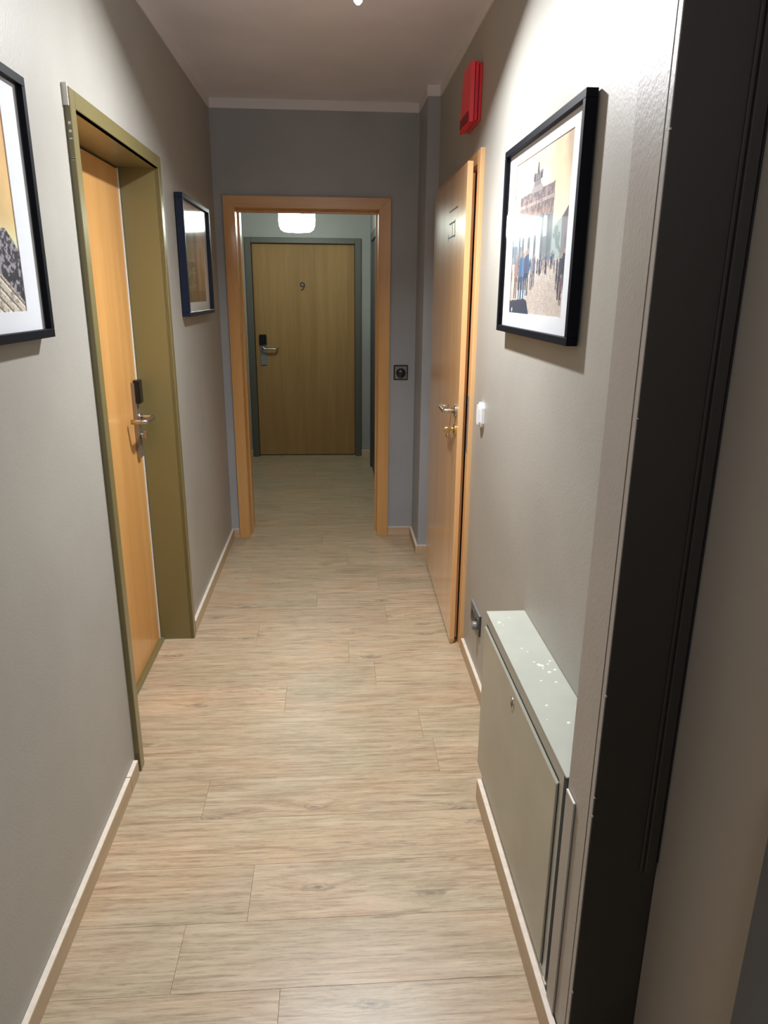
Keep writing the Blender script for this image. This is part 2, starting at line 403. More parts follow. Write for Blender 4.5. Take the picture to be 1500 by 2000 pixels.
# behind the camera
struct('wall_back', B(((-1.0, YB-0.1, 0), (0.9, YB, ZC))), 'back', 'wall behind the viewer', 'wall')
# far room
struct('wall_far', B(((-1.1, YF, 0), (-0.745, YF+0.15, ZFC)), ((0.232, YF, 0), (0.6, YF+0.15, ZFC)), ((-0.745, YF, 1.93), (0.232, YF+0.15, ZFC))),
       'far', 'far grey wall behind the last door')
struct('wall_far_left', B(((XFL-0.1, D+JD, 0), (XFL, YF, ZFC))), 'far', 'left wall of the far vestibule')
struct('wall_far_right', B(((XFR, D+JD, 0), (XFR+0.1, YF, ZFC))), 'far', 'right wall of the far vestibule')
struct('ceiling_far', B(((-1.1, D+JD, ZFC), (0.6, YF+0.15, ZFC+0.06))), 'far', 'ceiling of the far vestibule', 'ceiling')

# pier / frame of the passage on the right, next to the viewer
PX, PY0, PY1 = 0.440, 1.010, 1.132
pier = struct('wall_pier', B(((PX, PY0+0.002, 0), (0.72, PY1, ZC))), 'pier', 'light taupe pier of the passage frame at the right')
obj('edge_gap', B(((PX+0.004, PY1, 0.0), (PX+0.0125, PY1+0.004, ZC))), 'dark', pier)
pz = obj('edge_strip', B(((PX+0.0135, PY1, 0.0), (XR, PY1+0.017, ZC))), 'pier', pier)
gl = bmesh.new(); prism(gl, [(PX-0.0006, PY0+0.016), (PX+0.001, PY0+0.016), (PX+0.001, PY0+0.0172), (PX-0.0006, PY0+0.0172)], 'Z', 0, ZC)
obj('paint_line', gl, 'jamb', pier)
jb = obj('dark_reveal', B(((PX+0.0015, PY0-0.0015, 0), (0.72, PY0+0.002, ZC))), 'jamb', pier); jb['label'] = 'dark brown painted reveal'
# wavy paint chips along the arris
bm = bmesh.new(); random.seed(3)
for k in range(7):
    z = random.uniform(0.2, 2.0); h = random.uniform(0.0015, 0.004)
    box(bm, (PX-0.0004, PY0-0.0019, z), (PX+0.002, PY0+0.002, z+h))
ch = obj('paint_chips', bm, 'pier', pier); ch['kind'] = 'stuff'
# brown surface nearer the viewer and its rebate strip
YN = 0.60
XW = 0.566
nl = struct('door_4', B(((XW+0.002, 0.10, 0.0), (XW+0.045, PY0-0.004, 2.3))), 'leafnear', 'plain brown painted door leaf folded against the right side', 'door')
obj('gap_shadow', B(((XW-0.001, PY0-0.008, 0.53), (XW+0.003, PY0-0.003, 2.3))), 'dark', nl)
struct('trim_2', B(((XW-0.022, PY0-0.012, 0.51), (XW-0.004, PY0-0.0016, 2.3)), ((XW-0.028, PY0-0.006, 0.51), (XW-0.022, PY0-0.0016, 2.3)), bev=0.0015),
       'jamb', 'slim dark rebate strip on the dark reveal', 'trim')
struct('wall_near_right', B(((XW+0.05, YB, 0), (XW+0.2, PY0, ZC))), 'back', 'wall beside the viewer on the right')
struct('door_5', B(((0.535, 0.30, 0.0), (0.562, 0.705, 0.93)), bev=0.003), 'slate', 'dark slate edge at the lower right corner, nearest the viewer', 'door')

# ------------------------------------------------------------------ baseboards
def skirt_y(bm_list, x0, x1, y0, y1): bm_list.append(((x0, y0, 0), (x1, y1, 0.056)))
SH = 0.056
def skirting(name, boxes, mat, label):
    o = struct(name, B(*boxes, bev=0.0012), mat, label, 'baseboard')
    tops = [((a[0]+0.0008, a[1]+0.0008, b[2]-0.0004), (b[0]-0.0008, b[1]-0.0008, b[2]+0.0012)) for a, b in boxes]
    t = obj('top_edge', B(*tops), 'skirttop', o); t['label'] = 'pale cut top edge'
    return o
skirting('baseboard_left', [((XL, 0.2, 0), (XL+0.015, 1.925, SH)), ((XL, 1.927, 0), (XL+0.015, 2.012, SH)), ((XL, 3.03, 0), (XL+0.015, D, SH))], 'skirt', 'oak look skirting along the left wall')
skirting('baseboard_right', [((XR-0.014, 1.90, 0), (XR, 2.80, SH))], 'skirt', 'oak look skirting beside the right hand door')
skirting('baseboard_cabinet', [((0.424, 0.90, 0), (0.438, 1.84, SH+0.014))], 'skirt', 'oak look skirting under the metal wall cabinet')
skirting('baseboard_end', [((XL+0.015, D-0.014, 0), (-0.608, D, SH)), ((0.334, D-0.014, 0), (CX-0.014, D, SH)), ((CX-0.014, CY-0.014, 0), (CX, D, SH)),
                           ((CX, CY-0.014, 0), (XR-0.014, CY, SH)), ((XR-0.014, 3.95, 0), (XR, CY, SH))], 'skirtx', 'oak look skirting along the end wall and chase')
skirting('baseboard_far', [((0.256, YF-0.014, 0), (XFR, YF, SH)), ((XFL, YF-0.014, 0), (-0.77, YF, SH))], 'skirtx', 'oak look skirting beside the far door')
# filler behind the cabinet skirting
struct('trim_3', B(((0.4385, 1.150, 0), (XR, 1.838, 0.075))), 'skirttop', 'plinth under the metal wall cabinet', 'trim')

# ------------------------------------------------------------------ end opening frame (beech)
ef = T('door_1', 'beech framed open doorway in the end wall', 'doorway', (-0.137, D, 0), 'structure')
xo0, xo1, zo = -0.606, 0.3326, 2.007; pj = 0.016
def mitre_side(x0, x1, xm0, xm1):
    bm = bmesh.new()   # vertical with mitred top: poly in XZ
    prism(bm, [(x0, 0), (xm0, 0), (xm0, OZ), (x0, zo)], 'Y', D-pj, D+0.002); return bm
ef.part('left_casing', mitre_side(xo0, 0, OX0-0.0, 0), 'orange')
bm = bmesh.new(); prism(bm, [(xo1, 0), (OX1, 0), (OX1, OZ), (xo1, zo)], 'Y', D-pj, D+0.002); ef.part('right_casing', bm, 'orange')
bm = bmesh.new(); g = 0.0012
prism(bm, [(xo0+g, zo), (OX0+g, OZ), (OX1-g, OZ), (xo1-g, zo)], 'Y', D-pj, D+0.002); ef.part('head_casing', bm, 'orangeh')
ef.part('left_jamb', B(((OX0-0.018, D-pj+0.002, 0), (OX0+0.004, D+JD, OZ)), bev=0.003), 'orange')
ef.part('right_jamb', B(((OX1-0.004, D-pj+0.002, 0), (OX1+0.018, D+JD, OZ)), bev=0.003), 'orange')
ef.part('head_jamb', B(((OX0+0.004, D-pj+0.002, OZ-0.004), (OX1-0.004, D+JD, OZ+0.018))), 'orangeh')
ef.part('stop_strip', B(((OX0+0.004, D+0.10, OZ-0.02), (OX1-0.004, D+0.115, OZ-0.004)), ((OX0+0.004, D+0.10, 0), (OX0+0.014, D+0.115, OZ-0.02)), ((OX1-0.014, D+0.10, 0), (OX1-0.004, D+0.115, OZ-0.02))), 'orange')

# ------------------------------------------------------------------ left door (olive steel frame, beech leaf)
XLF = -0.792
ld = T('door_2', 'beech door in an olive steel frame on the left wall', 'door', (XLF, 2.52, 0), 'structure')
yo0, yo1, lzo = 2.032, 3.008, 1.978; fx0, fx1 = XL-0.002, XL+0.016
ld.part('left_casing', B(((fx0, yo0, 0), (fx1, DL0, lzo)), bev=0.0015), 'olive')
ld.part('right_casing', B(((fx0, DL1, 0), (fx1, yo1, lzo)), bev=0.0015), 'olive')
ld.part('head_casing', B(((fx0, DL0, DLZ), (fx1, DL1, lzo)), bev=0.0015), 'olive')
ld.part('near_jamb', B(((XLF-0.02, DL0-0.02, 0), (fx1-0.002, DL0, DLZ))), 'olive')
ld.part('far_jamb', B(((XLF-0.02, DL1, 0), (fx1-0.002, DL1+0.02, DLZ))), 'olive')
ld.part('head_jamb', B(((XLF-0.02, DL0-0.02, DLZ), (fx1-0.002, DL1+0.02, DLZ+0.02))), 'olive')
leaf = ld.part('leaf', B(((XLF-0.035, DL0+0.004, 0.012), (XLF, DL1-0.012, DLZ-0.006)), bev=0.0015), 'beechl')
es = ld.part('edge_seal', B(((XLF-0.004, DL1-0.011, 0.006), (XLF+0.003, DL1-0.0065, DLZ-0.004))), 'white', 'thin white seal down the latch edge')
ld.part('threshold_strip', B(((XLF-0.03, DL0, 0.0), (XLF+0.020, DL1, 0.011)), bev=0.002), 'olive')
# filler chips beside frame corner
bm = bmesh.new(); random.seed(5)
box(bm, (XL, yo0-0.004, 1.935), (XL+0.013, yo0-0.0002, 1.985))
for k in range(5):
    z = random.choice([random.uniform(1.80, 1.92), random.uniform(1.4, 1.93)]); h = random.uniform(0.002, 0.007)
    box(bm, (XL+0.006, yo0-0.0008, z), (XL+0.013, yo0-0.0001, z+h))
pc = ld.part('putty_chips', bm, 'putty'); pc['kind'] = 'stuff'
# hardware: long plate with card reader, lever, thumb-turn
hy = DL1-0.075; px0 = XLF
pl_ = ld.part('lock_plate', B(((px0, hy-0.024, 0.855), (px0+0.016, hy+0.021, 1.155)), bev=0.002, seg=2), 'satin')
ld.sub('card_reader', B(((px0+0.008, hy-0.024, 1.072), (px0+0.034, hy+0.024, 1.165)), bev=0.006, seg=3), 'blackp', pl_, 'glossy black card reader')
bm = bmesh.new(); tube(bm, [(px0+0.012, hy, 1.018), (px0+0.074, hy, 1.018), (px0+0.074, hy-0.122, 1.018), (px0+0.018, hy-0.122, 1.018)], 0.0095, bend=0.020)
ld.sub('lever', bm, 'steel', pl_)
bm = bmesh.new(); lathe(bm, [(0, 0), (0.016, 0), (0.016, 0.006), (0.0, 0.006)], (px0+0.016, hy, 1.018), (1, 0, 0)); ld.sub('lever_rose', bm, 'steel', pl_)
bm = bmesh.new(); lathe(bm, [(0, 0), (0.012, 0), (0.012, 0.012), (0.0, 0.012)], (px0+0.016, hy, 0.945), (1, 0, 0))
box(bm, (px0+0.026, hy-0.005, 0.932), (px0+0.042, hy+0.005, 0.962), 0.003, 2)
ld.sub('thumb_turn', bm, 'steel', pl_)

# ------------------------------------------------------------------ right door (beech, standing slightly ajar)
rd = T('door_3', 'beech door on the right, standing slightly ajar', 'door', (XR, 3.37, 0), 'structure')
ry0, ry1, rzo = 2.820, 3.935, 2.004; rx0, rx1 = XR-0.015, XR+0.002
rd.part('near_casing', B(((rx0, ry0, 0), (rx1, DR0, rzo)), bev=0.0015), 'edge')
rd.part('far_casing', B(((rx0, DR1, 0), (rx1, ry1, rzo)), bev=0.0015), 'beech')
rd.part('head_casing', B(((rx0, DR0, DRZ), (rx1, DR1, rzo)), bev=0.0015), 'beechy')
rd.part('near_jamb', B(((rx0+0.004, DR0, 0), (XR+0.12, DR0+0.02, DRZ))), 'beech')
rd.part('far_jamb', B(((rx0+0.004, DR1-0.02, 0), (XR+0.12, DR1, DRZ))), 'beech')
rd.part('head_jamb', B(((rx0+0.004, DR0+0.02, DRZ-0.02), (XR+0.12, DR1-0.02, DRZ))), 'beechy')
sp_ = rd.part('strike_plate', B(((rx0-0.0015, DR0-0.034, 0.875), (rx0+0.001, DR0-0.010, 1.105)), bev=0.0005), 'anthl', 'grey steel strike plate')
rd.sub('latch_keep', B(((rx0-0.004, DR0-0.027, 1.005), (rx0-0.001, DR0-0.018, 1.045))), 'steel', sp_)
# leaf in local coordinates: hinge at origin, leaf runs to -Y, face towards -X
hinge = Vector((XR-0.020, 3.870, 0))
ang = math.radians(-1.0)
LW = hinge.y - 2.862
lf = obj('leaf', B(((-0.016, -LW, 0.012), (0.006, 0, 1.966)), bev=0.003, seg=2), 'beech', rd.o)
lf.location = hinge - rd.base; lf.rotation_euler = (0, 0, ang)
def lsub(name, bm, mat, label=None):
    o = obj(name, bm, mat, lf)
    if label: o['label'] = label
    return o
lsub('edge_band', B(((-0.0155, -LW-0.0012, 0.014), (0.0052, -LW+0.001, 1.964)), bev=0.0005), 'edge')
lsub('leaf_core', B(((0.006, -LW+0.034, 0.014), (0.020, -0.03, 1.93))), 'edge')
hh = 1.035; yy = -LW+0.058
bm = bmesh.new(); lathe(bm, [(0, 0), (0.026, 0), (0.026, 0.006), (0.022, 0.008), (0.0, 0.008)], (-0.016, yy, hh), (-1, 0, 0)); lsub('lever_rose', bm, 'steel')
bm = bmesh.new(); tube(bm, [(-0.020, yy, hh), (-0.066, yy, hh), (-0.066, yy+0.122, hh), (-0.030, yy+0.122, hh)], 0.0095, bend=0.014); lsub('lever', bm, 'steel')
bm = bmesh.new(); lathe(bm, [(0, 0), (0.024, 0), (0.024, 0.005), (0.019, 0.008), (0.0, 0.008)], (-0.016, yy, hh-0.078), (-1, 0, 0))
lathe(bm, [(0, 0), (0.0085, 0), (0.0085, 0.014), (0, 0.014)], (-0.022, yy, hh-0.075), (-1, 0, 0)); lsub('keyhole_rose', bm, 'brass', 'brass keyhole rose')
bm = bmesh.new(); box(bm, (-0.050, yy-0.0015, hh-0.079), (-0.034, yy+0.0015, hh-0.071)); lathe(bm, [(0.005, -0.001), (0.013, -0.001), (0.013, 0.001), (0.005, 0.001), (0.005, -0.001)], (-0.052, yy-0.0, hh-0.080), (0, 1, 0), 20)
lathe(bm, [(0.008, -0.0008), (0.011, -0.0008), (0.011, 0.0008), (0.008, 0.0008), (0.008, -0.0008)], (-0.050, yy, hh-0.102), (1, 0.3, 0), 20)
lsub('key', bm, 'brass', 'small brass key with a ring')
bm = bmesh.new(); box(bm, (-0.013, -LW-0.002, 0.004), (0.002, -LW+0.02, 0.022)); lsub('floor_seal', bm, 'brass')
# lettering plate on the leaf: fine dark strokes, as far as they can be read
bm = bmesh.new()
def st(y0, z0, y1, z1, w):   # y measured in world, converted to leaf
    a = Vector((-0.0166, y0-hinge.y, z0)); b = Vector((-0.0166, y1-hinge.y, z1)); d = (b-a); n = Vector((0, -d.z, d.y)).normalized()*w/2
    x = Vector((-0.0006, 0, 0)); vs = [bm.verts.new(p) for p in (a-n, b-n, b+n, a+n)]; ws = [bm.verts.new(v.co+x) for v in vs]
    bm.faces.new(ws)
    for k in range(4): bm.faces.new((vs[k], vs[(k+1) % 4], ws[(k+1) % 4], ws[k]))
yv = 3.31
for q in range(9): st(yv-0.027*q, 1.832, yv-0.027*q-0.018, 1.832+0.001*(q % 2), 0.0055)
for q in range(6): st(3.30-0.028*q, 1.782, 3.30-0.028*q-0.022, 1.783, 0.007)
for q in range(7): st(3.32-0.029*q, 1.727, 3.32-0.029*q-0.025, 1.728, 0.0065)
st(3.325, 1.712, 3.325, 1.745, 0.003); st(3.20, 1.728, 3.215, 1.780, 0.003); st(3.135, 1.72, 3.135, 1.79, 0.004)
lsub('door_lettering', bm, 'ink', 'fine dark sign strokes')

# ------------------------------------------------------------------ far door with number 9
fd = T('door_6', 'beech door numbered 9 at the far end in a dark frame', 'door', (-0.26, YF, 0), 'structure')
fo0, fo1, fz = -0.767, 0.2528, 1.951; fi0, fi1, fzi = -0.712, 0.197, 1.905
fd.part('left_casing', B(((fo0, YF-0.018, 0), (fi0, YF+0.002, fz)), bev=0.002), 'grn')
fd.part('right_casing', B(((fi1, YF-0.018, 0), (fo1, YF+0.002, fz)), bev=0.002), 'grn')
fd.part('head_casing', B(((fi0, YF-0.018, fzi), (fi1, YF+0.002, fz)), bev=0.002), 'grn')
fd.part('left_jamb', B(((fi0-0.02, YF, 0), (fi0, YF+0.12, fzi))), 'grn')
fd.part('right_jamb', B(((fi1, YF, 0), (fi1+0.02, YF+0.12, fzi))), 'grn')
fd.part('head_jamb', B(((fi0-0.02, YF, fzi), (fi1+0.02, YF+0.12, fzi+0.02))), 'grn')
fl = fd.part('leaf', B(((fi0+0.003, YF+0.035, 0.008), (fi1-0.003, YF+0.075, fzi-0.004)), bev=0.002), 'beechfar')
yl = YF+0.035
fp = fd.part('lock_plate', B(((-0.668, yl-0.010, 0.85), (-0.612, yl, 1.10)), bev=0.002), 'anthl')
fd.sub('card_reader', B(((-0.672, yl-0.030, 1.035), (-0.608, yl-0.006, 1.125)), bev=0.006, seg=3), 'blackp', fp, 'glossy black card reader')
bm = bmesh.new(); tube(bm, [(-0.640, yl-0.008, 1.020), (-0.640, yl-0.060, 1.020), (-0.628, yl-0.060, 1.000), (-0.520, yl-0.060, 1.000), (-0.508, yl-0.030, 1.0)], 0.010, bend=0.012); fd.sub('lever', bm, 'steel', fp)
cu = bpy.data.curves.new('door_number', 'FONT'); cu.body = '9'; cu.size = 0.105; cu.extrude = 0.0015; cu.align_x = 'CENTER'; cu.align_y = 'CENTER'; cu.offset = 0.0012
tmp = bpy.data.objects.new('tmp_number', cu); COL.objects.link(tmp)
bpy.context.view_layer.update()
me = bpy.data.meshes.new_from_object(tmp.evaluated_get(bpy.context.evaluated_depsgraph_get()))
bpy.data.objects.remove(tmp)
nm = bpy.data.objects.new('door_number', me); COL.objects.link(nm); me.materials.clear(); me.materials.append(MT['ink'])
nm.parent = fd.o; nm.rotation_euler = (PI/2, 0, 0); nm.location = Vector((-0.272, yl-0.0015, 1.540)) - fd.base; nm['label'] = 'black figure 9'
# dark door frame on the right wall of the far vestibule
dr = T('door_7', 'dark door frame seen edge-on on the far right wall', 'door', (XFR, 5.9, 0), 'structure')
dr.part('far_casing', B(((XFR-0.018, 6.26, 0), (XFR+0.001, 6.32, 1.96))), 'slate')
dr.part('near_casing', B(((XFR-0.018, 5.20, 0), (XFR+0.001, 5.26, 1.96))), 'slate')
dr.part('head_casing', B(((XFR-0.018, 5.26, 1.90), (XFR+0.001, 6.26, 1.96))), 'slate')
dr.part('leaf', B(((XFR-0.004, 5.26, 0.008), (XFR+0.001, 6.26, 1.90))), 'slate')

# ------------------------------------------------------------------ printed photographs (colour per small cell, drawn in code)
def noise2(h, w, cells, rs):
    g = rs.rand(cells[0]+2, cells[1]+2)
    yy_, xx = np.meshgrid(np.linspace(0, cells[0], h), np.linspace(0, cells[1], w), indexing='ij')
    y0 = yy_.astype(int); x0 = xx.astype(int); fy = yy_-y0; fx = xx-x0
    fy = fy*fy*(3-2*fy); fx = fx*fx*(3-2*fx)
    return (g[y0, x0]*(1-fy)*(1-fx)+g[y0+1, x0]*fy*(1-fx)+g[y0, x0+1]*(1-fy)*fx+g[y0+1, x0+1]*fy*fx)
def fbm(h, w, c, rs, o=4):
    s_ = 0; a = 0.5
    for k in range(o): s_ = s_ + a*noise2(h, w, (c[0]*2**k, c[1]*2**k), rs); a *= 0.5
    return s_/0.94
def C(r, g, b): return np.array([r, g, b], float)
class Canvas:
    def __init__(self, w, h, seed):
        self.w, self.h = w, h; self.rs = np.random.RandomState(seed)
        self.V, self.U = np.meshgrid((np.arange(h)+.5)/h, (np.arange(w)+.5)/w, indexing='ij')
        self.a = np.zeros((h, w, 3))
    def fill(self, mask, c, alpha=1.0):
        m = (mask.astype(float)*alpha)[..., None]
        self.a = self.a*(1-m) + (np.asarray(c, float))*m
    def poly(self, pts, c, alpha=1.0):
        U, V = self.U, self.V; ins = np.zeros(U.shape, bool); n = len(pts)
        for k in range(n):
            x0, y0 = pts[k]; x1, y1 = pts[(k+1) % n]
            if y0 == y1: continue
            cond = ((y0 > V) != (y1 > V)) & (U < (x1-x0)*(V-y0)/(y1-y0)+x0)
            ins ^= cond
        self.fill(ins, c, alpha); return ins
    def ell(self, cx, cy_, rx, ry, c, alpha=1.0): self.fill(((self.U-cx)/rx)**2+((self.V-cy_)/ry)**2 < 1, c, alpha)

def gate_print():
    k = Canvas(230, 190, 11); U, V, rs = k.U, k.V, k.rs
    sky = fbm(k.h, k.w, (4, 5), rs)[..., None]
    k.a = C(250, 236, 190)*sky*1.0 + C(226, 186, 120)*(1-sky); k.a = k.a*0.75 + C(246, 226, 170)*0.25
    br = np.clip((fbm(k.h, k.w, (3, 4), rs)-.45)*4, 0, 1)*np.clip((V-.66)*5, 0, 1)*np.clip(np.abs(U-.45)*3-.35, 0, 1)
    k.fill(br, C(176, 132, 96), 0.75)
    k.fill(np.clip(1-(V-.55)*3.2, 0, 1)*np.clip((U-.6)*4, 0, 1), C(240, 240, 226), 0.8)
    k.fill(np.clip(1-np.hypot((U-.5)/.30, (V-.80)/.12), 0, 1), C(255, 246, 214), 0.8)
    stone = C(112, 96, 98)
    # columns and shaded passage behind
    k.poly([(.13, .64), (.75, .61), (.77, .30), (.13, .33)], C(120, 132, 138))
    for u0, u1, b in ((.155, .195, .45), (.245, .315, .36), (.365, .435, .33), (.475, .555, .33), (.60, .655, .48)):
        k.poly([(u0, .60), (u1, .595), (u1, b), (u0, b)], C(232, 248, 250))
    for u in (.145, .22, .34, .455, .58, .68): k.poly([(u-.012, .64), (u+.022, .64), (u+.022, .3), (u-.012, .3)], C(96, 104, 112), 0.8)
    # entablature
    k.poly([(.115, .77), (.75, .775), (.755, .705), (.75, .61), (.118, .64), (.110, .705)], stone)
    k.poly([(.110, .712), (.76, .712), (.76, .690), (.110, .690)], C(168, 148, 138))
    k.poly([(.13, .66), (.74, .64), (.74, .615), (.13, .635)], C(150, 112, 100))
    tx = fbm(k.h, k.w, (40, 46), rs, 2)
    m = (V > .6) & (V < .78) & (U > .11) & (U < .76); k.fill(m*(tx > .55), C(70, 62, 76), 0.5); k.fill(m*(tx < .36), C(186, 160, 150), 0.5)
    k.poly([(.33, .765), (.35, .80), (.53, .80), (.55, .765)], C(150, 140, 136)); k.poly([(.37, .80), (.38, .835), (.50, .835), (.51, .80)], C(120, 112, 116))
    # statue group silhouettes
    dk = C(60, 62, 84)
    for u in (.375, .40, .43, .46, .49, .515):
        k.poly([(u-.012, .83), (u+.012, .83), (u+.016, .875), (u+.004, .89), (u-.012, .865)], dk)
    k.ell(.445, .895, .018, .03, dk); k.poly([(.438, .88), (.452, .88), (.447, .965), (.443, .965)], dk); k.ell(.445, .925, .014, .012, dk)
    # buildings and trees at the right
    k.poly([(.90, .56), (1.0, .62), (1.0, .30), (.90, .30)], C(140, 130, 140)); k.poly([(.90, .56), (1.0, .62), (1.0, .55)], C(90, 76, 84))
    k.poly([(.76, .52), (.9, .56), (.92, .30), (.74, .30)], C(150, 182, 182), 0.75)
    n1 = fbm(k.h, k.w, (12, 14), rs); k.fill((V < .52) & (V > .3) & (U > .7) & (n1 > .5), C(84, 104, 112), 0.5)
    k.fill((V < .56) & (V > .30) & (U < .13), C(150, 190, 186), 0.9); k.fill((V < .46) & (V > .2) & (U < .16) & (n1 > .4), C(92, 108, 134), .8)
    # ground
    g = fbm(k.h, k.w, (40, 40), rs, 3)[..., None]
    gm = V < .335; ground = C(232, 220, 204)*g + C(196, 176, 160)*(1-g)
    k.a = np.where(gm[..., None], ground, k.a)
    sp2 = rs.rand(k.h, k.w); k.fill(gm*(sp2 > .80)*(V < .24), C(128, 120, 134), .6); k.fill(gm*(sp2 < .12)*(V < .2), C(196, 150, 100), .5)
    # crowd
    cols = [C(52, 76, 120), C(70, 96, 140), C(40, 48, 78), C(120, 112, 128), C(96, 120, 160), C(150, 128, 120), C(34, 36, 52), C(112, 86, 96)]
    for q in range(70):
        u = rs.rand(); dpt = rs.rand(); base = .30-.06*dpt if .3 < u < .86 else .27-.14*dpt; h = .07+.05*(.31-base)*6
        c = cols[rs.randint(len(cols))]; wd = h*.13
        k.ell(u, base+h*.62, wd, h*.30, c); k.ell(u, base+h*.98, wd*.5, h*.10, C(188, 158, 140) if rs.rand() > .5 else c*.7)
        k.poly([(u-wd*.7, base+h*.4), (u-wd*.1, base+h*.4), (u-wd*.3, base), (u-wd*.8, base)], c*.6); k.poly([(u+wd*.1, base+h*.4), (u+wd*.7, base+h*.4), (u+wd*.9, base), (u+wd*.3, base)], c*.6)
    for u, b_, h, c in ((.10, .10, .30, C(150, 112, 104)), (.20, .08, .33, C(44, 92, 140)), (.26, .10, .30, C(66, 116, 168)), (.34, .12, .30, C(40, 84, 132)), (.30, .13, .28, C(60, 70, 110)), (.47, .18, .20, C(90, 98, 140)), (.43, .16, .20, C(130, 130, 140)), (.93, .10, .26, C(44, 42, 66)), (.97, .16, .22, C(30, 34, 56)), (.95, .07, .17, C(110, 62, 84))):
        wd = h*.12; k.ell(u, b_+h*.66, wd, h*.27, c); k.ell(u, b_+h*.96, wd*.5, h*.07, C(170, 140, 128))
        k.poly([(u-wd*.8, b_+h*.5), (u-wd*.05, b_+h*.5), (u-wd*.2, b_), (u-wd*.8, b_)], c*.65); k.poly([(u+wd*.05, b_+h*.5), (u+wd*.8, b_+h*.5), (u+wd*.9, b_), (u+wd*.3, b_)], c*.65)
    for u in (.15, .19, .24, .30): k.poly([(u, .05), (u+.02, .05), (u+.025, .16), (u, .16)], C(190, 214, 224), .8)
    k.poly([(0, 0), (.42, 0), (.36, .09), (.30, .10), (0, .085)], C(28, 40, 66)); k.ell(.05, .022, .012, .014, C(240, 244, 250))
    gr = k.a.mean(2, keepdims=True); k.a = (k.a*0.82+gr*0.18)*0.86 + C(212, 218, 222)*0.14
    return k
def column_print():
    k = Canvas(230, 190, 5); U, V, rs = k.U, k.V, k.rs
    sky = fbm(k.h, k.w, (3, 4), rs)[..., None]
    t = V[..., None]
    k.a = (C(226, 168, 96)*t + C(252, 240, 178)*(1-t))*(0.86+0.26*sky)
    k.fill(np.clip(1-(V-.32)*9, 0, 1)*(V > .30), C(232, 240, 200), .7)
    n1 = fbm(k.h, k.w, (58, 60), rs, 3); edge = .34+.05*np.sin(U*23)+.03*(n1-.5)
    k.fill(V < edge, C(60, 58, 68)); k.fill((V < edge)*(n1 > .53), C(178, 176, 186), .8); k.fill((V < edge)*(n1 < .38), C(24, 24, 32), .8)
    pts = [(.02, .52), (.30, .55), (1.0, .045), (1.0, 0), (.0, 0)]
    k.poly(pts, C(206, 196, 178))
    s1 = ((U*1.4+V*2.0)*9) % 1.0; inside = (V < .55-.72*(U-.30)) & (V < .54)
    k.fill(inside & (s1 < .22), C(92, 84, 82), .85); k.fill(inside & (s1 > .78), C(244, 238, 222), .8)
    k.fill(inside & (n1 > .60), C(120, 110, 100), .6)
    k.ell(.74, .275, .06, .035, C(206, 164, 40)); k.ell(.70, .30, .03, .03, C(236, 200, 70))
    return k
def tower_print():
    k = Canvas(170, 140, 9); U, V, rs = k.U, k.V, k.rs
    sky = fbm(k.h, k.w, (4, 4), rs)[..., None]
    k.a = C(196, 148, 100)*(0.8+0.4*sky)*np.ones((k.h, k.w, 1))
    k.fill(np.clip(1-U*2.0, 0, 1), C(86, 84, 80), .85)
    n1 = fbm(k.h, k.w, (12, 9), rs)
    k.fill((U < .55) & (V < .45) & (n1 > .45), C(70, 60, 54), .7)
    k.poly([(.42, 0), (.42, .82), (.50, .86), (.58, .82), (.58, 0)], C(120, 88, 62), .8)
    k.poly([(.74, 0), (.74, .62), (.84, .62), (.84, 0)], C(158, 116, 76), .6)
    for v in (.15, .3, .45): k.poly([(.05, v), (.5, v+.03), (.5, v+.045), (.05, v+.015)], C(180, 150, 120), .5)
    k.fill((V < .13), C(120, 92, 60), .6)
    return k
def srgb2lin(a):
    a = np.clip(a/255.0, 0, 1); return np.where(a <= 0.04045, a/12.92, ((a+0.055)/1.055)**2.4)
def print_mesh(k, corner, du, dv):
    """corner: lower left point; du, dv: vectors along the width and the height"""
    w_, h_ = k.w, k.h
    js, is_ = np.meshgrid(np.arange(h_+1), np.arange(w_+1), indexing='ij')
    P = np.array(corner)[None, None] + (is_/w_)[..., None]*np.array(du) + (js/h_)[..., None]*np.array(dv)
    verts = P.reshape(-1, 3)
    jj, ii = np.meshgrid(np.arange(h_), np.arange(w_), indexing='ij'); b0 = (jj*(w_+1)+ii).ravel()
    faces = np.stack([b0, b0+1, b0+w_+2, b0+w_+1], 1)
    me = bpy.data.meshes.new('print'); me.from_pydata(verts.tolist(), [], faces.tolist())
    at = me.color_attributes.new('ink', 'FLOAT_COLOR', 'CORNER')
    c = srgb2lin(k.a).reshape(-1, 3); c = np.concatenate([c, np.ones((len(c), 1))], 1)
    at.data.foreach_set('color', np.repeat(c, 4, axis=0).astype(np.float32).ravel())
    me.materials.append(MT['print']); return me

